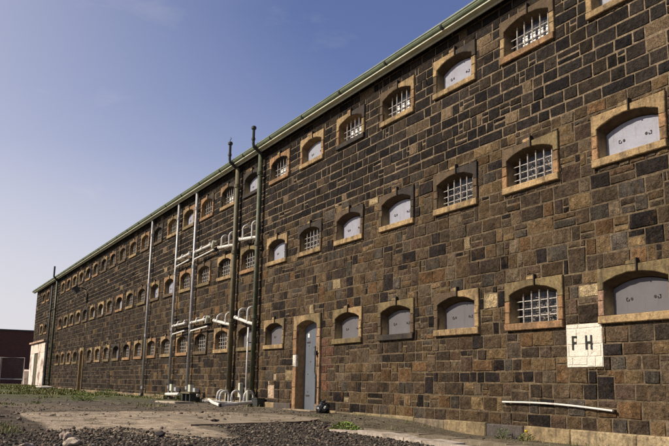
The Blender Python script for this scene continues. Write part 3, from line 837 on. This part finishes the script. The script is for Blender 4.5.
# cast box beside the soil pipe foot
b = MB(); b.box(-.28, .28, -.12, .12, -.02, .24, jit=.012); b.box(-.30, .30, -.14, .14, .242, .27)
o = b.build('junction_box', M_dkpipe, None, loc=(-15.15, -.2, 0)); tag(o, 'low black iron box against the wall at the foot of the green pipe', 'box')
b = MB(); b.tube([(-.02, 0, -.05), (0, 0, .25), (.01, 0, .5)], [.05, .045, .05], 10); b.tube([(0, 0, .06), (0, 0, .14)], .075, 10)
o = b.build('pipe_stub', M_fascia, None, loc=(-15.42, -.42, 0)); tag(o, 'short pale pipe stub standing at the foot of the dark green soil pipe', 'pipe')
# far pair
pa = pipe('soil_pipe', 'dark far soil pipe with a vent rising above the gutter', 'pipe', -57.3, -.18, .05, 8.3, .085, M_green, G, 2.8)
b = MB(); b.tube([(-57.3, -.18, 8.26), (-57.1, -.34, 8.40), (-57.1, -.50, 8.55), (-57.1, -.50, 9.35)], .07, 10); b.build('vent_stack', M_dkpipe, pa)
pb = pipe('soil_pipe', 'leftmost dark soil pipe beside the whitewashed porch', 'pipe', -59.6, -.18, .05, 8.1, .07, M_dkpipe, G, 2.8)

# fallen conduit on the wall at the right
b = MB(); pts = []
for k in range(15):
    t = k / 14; pts.append((lerp(-3.30, -.55, t), -.06, lerp(.455, .385, t) + .035 * math.sin(t * math.pi) * (1 if t > .2 else .9)))
b.tube(pts, .0165, 8); o = b.build('conduit_rail', M_white); tag(o, 'thin white conduit rail fixed low on the wall, sagging to the right', 'rail')
c = MB()
c.tube([(-.55, -.06, .385), (-.51, -.06, .383)], .024, 8); c.build('end_cap', M_iron, o)
for t in (.04, .35, .65, .95):
    x = lerp(-3.30, -.55, t); z = lerp(.455, .385, t) + .035 * math.sin(t * math.pi)
    c = MB(); c.box(x - .015, x + .015, -.05, -.0, z - .03, z - .012); c.build('clip', M_iron, o)

# floodlight far along the wall
fl = empty('flood_light', (-45.8, 0, 6.5)); tag(fl, 'dark floodlight on a bent bracket high on the far wall', 'lamp')
b = MB(); b.tube([(0, .0, .0), (0, -.35, .12), (.0, -.6, .05)], .045, 8); b.box(-.1, .1, -.04, -.002, -.15, .15); b.build('arm', M_lampgrey, fl)
b = MB(); M4 = Matrix.Translation((0, -.72, -.02)) @ Matrix.Rotation(.6, 4, 'X'); b.box(-.3, .3, -.16, .16, -.22, .18, M=M4); b.box(-.34, .34, -.2, .2, .181, .22, M=M4); b.build('housing', M_lampgrey, fl)
b = MB(); b.tube([(.35, -.03, -.1), (.4, -.05, -.5), (.3, -.04, -.9)], .03, 6); b.build('cable', M_lampgrey, fl)

# ------------------------------------------------------------------ things on the ground
def z0(x, y): return GZ(x, y)
# rubbish bag beside the door
b = MB(); vs_, fs_ = ICO[3]; V = []
for v in vs_:
    n_ = noise.noise(v * 2.1) * .28 + noise.noise(v * 5.5) * .12
    q = Vector((v.x * .20, v.y * .17, v.z * .17)) * (1 + n_)
    if q.z < -.12: q.z = -.12
    V.append(q + Vector((0, 0, .12)))
b.add(V, fs_)
for k in range(7):
    a = k * .9; b.tube([(0, 0, .24), (.04 * math.cos(a), .04 * math.sin(a), .30), (.07 * math.cos(a), .07 * math.sin(a), .32 + .02 * (k % 3))], [.04, .025, .008], 5)
o = b.build('rubbish_bag', M_plastic, None, loc=(-9.85, -.55, z0(-9.85, -.55) - .01)); tag(o, 'crumpled black rubbish bag on the ground right of the grey door', 'bag')
# kerb of broken pale concrete
b = MB(); x = -3.9
while x < 4.5:
    w = rnd.uniform(.5, 1.0); x2 = x + w; y = lerp(-3.25, -4.2, (x + 3.9) / 6.5)
    t = z0(x, y - .25) + .05
    M4 = Matrix.Translation((x, y, 0)) @ Matrix.Rotation(-.145 + rnd.uniform(-.02, .02), 4, 'Z')
    b.box(0, w - .01, -.13, .13, -.35, t + .01, jc((.33, .28, .23), .12), M=M4, jit=.018)
    x = x2
tag(b.build('broken_kerb', M_conc), kind='structure')
# dark concrete channel edge beyond the kerb, along the plinth
b = MB(); x = -6.5
while x < 4.5:
    w = rnd.uniform(.7, 1.4); b.box(x, x + w - .015, -2.0, -1.72, -.4, -.13 + rnd.uniform(-.01, .01), jc((.17, .14, .10), .15), jit=.02); x += w
tag(b.build('drain_edge', M_conc), kind='structure')

# loose single rocks
rocks = [((-1.52, -8.25), .062, (.40, .31, .24), 'pale pinkish rock standing upright in the dark rubble at lower left', 'tall'),
         ((-.16, -8.40), .085, (.34, .28, .22), 'broad pale rock cut by the lower edge, right of the upright pinkish rock', 'flat'),
         ((-.28, -8.85), .055, (.36, .30, .24), 'small pale rock at the lower left bottom edge', 'flat'),
         ((-1.9, -6.95), .06, (.035, .03, .03), 'small black lump on the pale rubble band', 'flat'),
         ((-5.6, -4.9), .05, (.05, .04, .035), 'tiny dark stone sitting alone on the tan concrete', 'flat')]
for (x, y), r, c, lab, kd in rocks:
    b = MB(); b.rock((0, 0, r * .45), r, c, (1, .8, 1.15) if kd == 'tall' else (1.35, .95, .6), sub=3, j=.45)
    o = b.build('rock', M_gravel, None, loc=(x, y, z0(x, y) + (.02 if kd == 'flat' else 0))); tag(o, lab, 'rock')
# pale slab of rubbish near the far pipes
b = MB(); b.box(-1.6, 1.6, -.4, .4, 0, .16, (.5, .46, .40), jit=.05)
o = b.build('concrete_block', M_conc, None, loc=(-54.5, -.9, GZ(-54.5, -.9))); tag(o, 'long pale concrete block on the grass near the far pipes', 'block')

# gravel
PAL = [((.070, .058, .046), 5), ((.10, .082, .062), 5), ((.040, .034, .029), 4), ((.145, .115, .085), 2), ((.23, .19, .14), .8), ((.14, .095, .07), 1.2), ((.36, .31, .25), .3)]
b = MB(); cnt = 0
import bisect
Cx, Cy = 9.3, -10.1
while cnt < 24000:
    x = rnd.uniform(-13.5, 2.6); y = rnd.uniform(-9.6, -.3)
    # inside the picture's ground area only (anything left or right of it never shows)
    g = gravel_density(x, y)
    p = .9 if g else .05
    if x < -8.5: p = .06
    cl = noise.noise(Vector((x * 1.1, y * 1.1, 8)))
    p *= .55 + .9 * sstep(-.4, .4, cl)
    if rnd.random() > p: continue
    r = .007 + .024 * rnd.random() ** 3.5
    if not g: r *= .8
    if not g and inpoly(x, y, slabP) and rnd.random() < .6: continue
    if y > -.45: continue
    onp = 0
    c = rnd.choices([q for q, w in PAL], [w for q, w in PAL])[0]
    zz_ = max(z0(x, y), onp) if onp else z0(x, y)
    b.rock((x, y, zz_ + r * .25), r, jc(c, .25), (1, rnd.uniform(.6, 1), rnd.uniform(.5, .8)), sub=1, j=.5); cnt += 1
# coarser rubble along the bank at the lower left and a pale band in front of the concrete
for k in range(1300):
    x = rnd.uniform(-4.2, 1.5); y = -8.25 - .3 * (x + 1) + rnd.gauss(0, .45)
    r = .008 + .030 * rnd.random() ** 2.5
    c = rnd.choices([q for q, w in PAL], [w for q, w in PAL])[0]
    b.rock((x, y, z0(x, y) + r * .3), r, jc(c, .25), (1, rnd.uniform(.6, 1), rnd.uniform(.6, .9)), sub=1, j=.55)
for k in range(1000):
    t = rnd.random(); x = lerp(-4.3, -1.2, t) + rnd.gauss(0, .12); y = lerp(-7.35, -6.62, t) + rnd.gauss(0, .12)
    r = .006 + .018 * rnd.random() ** 2
    b.rock((x, y, z0(x, y) + r * .3), r, jc((.30, .24, .17), .25), (1, .8, .6), sub=1, j=.5)
for k in range(1600):
    x = rnd.uniform(-30, -6); y = rnd.uniform(-8.5, -.9)
    if noise.noise(Vector((x * .5, y * 1.5, 44))) < .08: continue
    r = .012 + .05 * rnd.random() ** 3
    b.rock((x, y, z0(x, y) + r * .2), r, jc((.15, .125, .095), .45), (1, .8, .55), sub=1, j=.5)
for k in range(700):
    x = -5.0 + rnd.gauss(0, .7); y = -3.0 + rnd.gauss(0, .45); r = .010 + .035 * rnd.random() ** 2.5
    c = rnd.choices([q for q, w in PAL], [w for q, w in PAL])[0]
    b.rock((x, y, z0(x, y) + r * .3), r, jc(c, .25), (1, .8, .7), sub=1, j=.5)
tag(b.build('gravel', M_gravel), 'loose crushed stone and rubble strewn over the yard', 'gravel', kind='stuff')

# grass
def blade(b, x, y, z, h, c, w=.012):
    a = rnd.uniform(0, 6.28); lx, ly = math.cos(a), math.sin(a); l = h * rnd.uniform(.15, .7)
    px, py = -ly * w, lx * w
    b.add([(x - px, y - py, z), (x + px, y + py, z), (x + px * .6 + lx * l * .4, y + py * .6 + ly * l * .4, z + h * .6), (x - px * .6 + lx * l * .4, y - py * .6 + ly * l * .4, z + h * .6), (x + lx * l, y + ly * l, z + h)],
          [(0, 1, 2, 3), (3, 2, 4)], c)
GR = [(.12, .135, .03), (.13, .15, .035), (.07, .09, .02), (.17, .17, .055), (.21, .175, .08)]
b = MB(); n = 0
while n < 11000:
    x = -14 - 58 * rnd.random() ** .8; y = rnd.uniform(-8.5, -.25)
    d = noise.noise(Vector((x * .16, y * .7, 12))) + .6 * noise.noise(Vector((x * .8, y * 1.6, 2)))
    far = sstep(-20, -42, x)
    thr = lerp(.45, .10, far)
    if y > -1.0: thr -= .35
    if d < thr: continue
    h = rnd.uniform(.03, .11) * (1 + .4 * far)
    for q in range(2):
        blade(b, x + rnd.uniform(-.06, .06), y + rnd.uniform(-.06, .06), GZ(x, y) - .01, h * rnd.uniform(.7, 1.2), jc(rnd.choice(GR), .2), .012 + .02 * far)
    n += 1
# sparse growth in the drain channel and at the plinth
for k in range(1400):
    x = rnd.uniform(-8.5, 3); y = rnd.choice([rnd.gauss(-2.9, .25), rnd.gauss(-.35, .12), rnd.gauss(-1.6, .3)])
    if noise.noise(Vector((x * .9, y, 31))) < .08: continue
    blade(b, x, y, GZ(x, y) - .01, rnd.uniform(.03, .10), jc(rnd.choice(GR), .25), .006)
for k in range(350):
    x = rnd.uniform(-5, -2.5); y = rnd.gauss(-8.75, .12)
    blade(b, x, y, GZ(x, y) + .04, rnd.uniform(.02, .06), jc(rnd.choice(GR), .25), .005)
tag(b.build('grass', M_leaf), 'patchy short green grass and weeds growing through the dirt', 'grass', kind='stuff')
# single weeds
def weed(x, y, r, h, n, lab, cols=GR, flower=False):
    b = MB(); st = MB(); zz_ = GZ(x, y) - .01
    for k in range(n):
        a = rnd.uniform(0, 6.28); rr = r * rnd.random() ** .6; px, py = rr * math.cos(a), rr * math.sin(a); pz = h * rnd.random() ** .7 * (1 - .5 * (rr / r) ** 2)
        c = jc(rnd.choice(cols), .25); s = rnd.uniform(.02, .04) * (h / .25) ** .5
        t = Vector((math.cos(a), math.sin(a), rnd.uniform(-.2, .9))).normalized(); sd = t.cross(Vector((rnd.uniform(-1, 1), rnd.uniform(-1, 1), 1))).normalized()
        c0 = Vector((px, py, pz))
        b.add([c0, c0 + t * s * .6 + sd * s * .4, c0 + t * s * 1.5, c0 + t * s * .6 - sd * s * .4], [(0, 1, 2, 3)], c)
        if k % 12 == 0: st.tube([(0, 0, 0), (px * .5, py * .5, pz * .6), (px, py, pz)], .004, 4, (.08, .1, .03))
    o = empty('weed', (x, y, zz_)); tag(o, lab, 'plant')
    b.build('foliage', M_leaf, o); st.build('stem', M_leaf, o)
    if flower:
        f = MB(); f.rock((0.03, -.02, h + .02), .035, (.75, .55, .03), sub=1); f.build('flower', M_leaf, o)
GG = [(.13, .20, .025), (.17, .24, .04), (.09, .15, .02), (.20, .24, .06)]
weed(-3.95, -3.05, .26, .26, 650, 'bright green leafy weed growing beside the broken pale kerb', GG)
weed(-2.3, -.35, .13, .16, 160, 'small weed with a yellow flower against the plinth below the white rail', GR, True)
weed(-3.0, -.32, .12, .22, 130, 'dark green weed rooted in a joint of the plinth', [(.06, .1, .02), (.08, .12, .03)])
weed(-20.3, -4.5, .42, .30, 500, 'low green clump in the grass, in front of the far wall', GG)
weed(-24.3, -.75, .30, .30, 260, 'green clump under the foot of the left branched pipe')
weed(-21.7, -.6, .30, .34, 260, 'green clump under the foot of the hoppered pipe')
weed(-33.5, -.9, .5, .35, 420, 'green clump by the plinth left of the lone grey pipe', GG)

# ------------------------------------------------------------------ far left
bb = empty('brick_building', (-100, -30, 0)); tag(bb, 'dark red brick building beyond the end of the prison', 'building')
b = MB(); b.box(-12, 0, 0, 60, -.3, 6.55); b.build('wall', M_brick, bb)
b = MB(); b.box(-12.15, .12, -.12, 60.12, 6.551, 6.72); b.build('coping', M_lampgrey, bb)
b = MB()
for y in (14, 26, 38):
    b.box(.001, .05, y, y + 1.6, 2.4, 4.2)
b.build('window', M_pane, bb)
# steel cage gate
gt = empty('steel_gate', (-64, -1.25, GZ(-64, -1.25))); gt.rotation_euler.z = math.radians(63 + 0)
tag(gt, 'pale steel mesh gate standing at the far left edge', 'gate')
b = MB(); w = 1.9; h = 2.3
b.tube([(-w, 0, 0), (-w, 0, h), (0, 0, h), (0, 0, 0)], .035, 8); b.tube([(-w, 0, .55), (0, 0, .55)], .035, 8); b.build('frame', M_galv, gt)
b = MB()
for k in range(1, 16): b.tube([(-w + w * k / 16, 0, .55), (-w + w * k / 16, 0, h)], .008, 4)
for k in range(1, 12): b.tube([(-w, 0, .55 + 1.75 * k / 12), (0, 0, .55 + 1.75 * k / 12)], .008, 4)
b.build('mesh', M_dkpipe, gt)
b = MB(); b.box(-w - .25, -w - .12, -.1, .1, -.1, 2.35); b.build('post', M_steel, gt)
o = empty('x'); bpy.data.objects.remove(o)

# ------------------------------------------------------------------ light
SUN_EL = math.radians(38); AZ = math.radians(24)   # azimuth measured from the wall normal (-y) towards -x
sd = Vector((-math.sin(AZ) * math.cos(SUN_EL), -math.cos(AZ) * math.cos(SUN_EL), math.sin(SUN_EL)))
sl = bpy.data.lights.new('sun', 'SUN'); sl.energy = 5.0; sl.angle = math.radians(.53); sl.color = (1, .89, .73)
so = bpy.data.objects.new('sun', sl); COL.objects.link(so)
so.rotation_euler = (-sd).to_track_quat('-Z', 'Y').to_euler()
w = bpy.data.worlds.new('World'); sc.world = w; w.use_nodes = True; nt = w.node_tree
bg = nt.nodes['Background']; sky = nt.nodes.new('ShaderNodeTexSky'); sky.sky_type = 'NISHITA'; sky.sun_disc = False
sky.sun_elevation = SUN_EL; sky.sun_rotation = math.atan2(sd.x, sd.y)
sky.air_density = 1.0; sky.dust_density = .6; sky.ozone_density = 5.0
STR = .078
L_ = nt.links.new
def mth(op, a, b_=None, cl=False):
    n = nt.nodes.new('ShaderNodeMath'); n.operation = op; n.use_clamp = cl
    for k_, v_ in enumerate((a, b_)):
        if v_ is None: continue
        if isinstance(v_, (int, float)): n.inputs[k_].default_value = v_
        else: L_(v_, n.inputs[k_])
    return n.outputs[0]
tint = nt.nodes.new('ShaderNodeMix'); tint.data_type = 'RGBA'; tint.blend_type = 'MULTIPLY'; tint.inputs[0].default_value = 1
L_(sky.outputs[0], tint.inputs[6]); tint.inputs[7].default_value = (1.2, .95, 1.06, 1)
# hazy air low in the sky and towards the sun
tc = nt.nodes.new('ShaderNodeTexCoord'); sep = nt.nodes.new('ShaderNodeSeparateXYZ'); L_(tc.outputs['Generated'], sep.inputs[0])
cr = nt.nodes.new('ShaderNodeValToRGB'); L_(sep.outputs[2], cr.inputs[0]); R2 = cr.color_ramp
stops = [(0, .95), (.087, .84), (.122, .74), (.208, .46), (.268, .23), (.33, .12), (.43, .0)]
R2.elements[0].position = 0; R2.elements[0].color = (.95,) * 3 + (1,); R2.elements[1].position = .43; R2.elements[1].color = (0, 0, 0, 1)
for p_, v_ in stops[1:-1]:
    e = R2.elements.new(p_); e.color = (v_, v_, v_, 1)
dt = nt.nodes.new('ShaderNodeVectorMath'); dt.operation = 'DOT_PRODUCT'; L_(tc.outputs['Generated'], dt.inputs[0]); dt.inputs[1].default_value = sd
glow = mth('MINIMUM', mth('SUBTRACT', mth('MULTIPLY', mth('POWER', mth('MAXIMUM', dt.outputs['Value'], 0), 2), 1.7), .12), .38)
# faint wisps of cirrus
mp_ = nt.nodes.new('ShaderNodeMapping'); mp_.inputs['Scale'].default_value = (1.6, 1.6, 4.5); L_(tc.outputs['Generated'], mp_.inputs[0])
nz = nt.nodes.new('ShaderNodeTexNoise'); nz.inputs['Scale'].default_value = 5; nz.inputs['Detail'].default_value = 8; nz.inputs['Roughness'].default_value = .6
L_(mp_.outputs[0], nz.inputs['Vector'])
mr = nt.nodes.new('ShaderNodeMapRange'); mr.inputs[1].default_value = .60; mr.inputs[2].default_value = .88; mr.inputs[4].default_value = .16
L_(nz.outputs['Fac'], mr.inputs[0])
fac = mth('ADD', mth('ADD', cr.outputs[0], glow), mr.outputs[0], True)
mx = nt.nodes.new('ShaderNodeMix'); mx.data_type = 'RGBA'; L_(fac, mx.inputs[0]); L_(tint.outputs[2], mx.inputs[6])
mx.inputs[7].default_value = (.565 / STR, .55 / STR, .575 / STR, 1)
L_(mx.outputs[2], bg.inputs['Color']); bg.inputs['Strength'].default_value = STR
sc.view_settings.view_transform = 'Standard'; sc.view_settings.look = 'None'; sc.view_settings.gamma = 1; sc.view_settings.exposure = .42
sc.view_settings.use_curve_mapping = False
sc.render.engine = 'CYCLES'
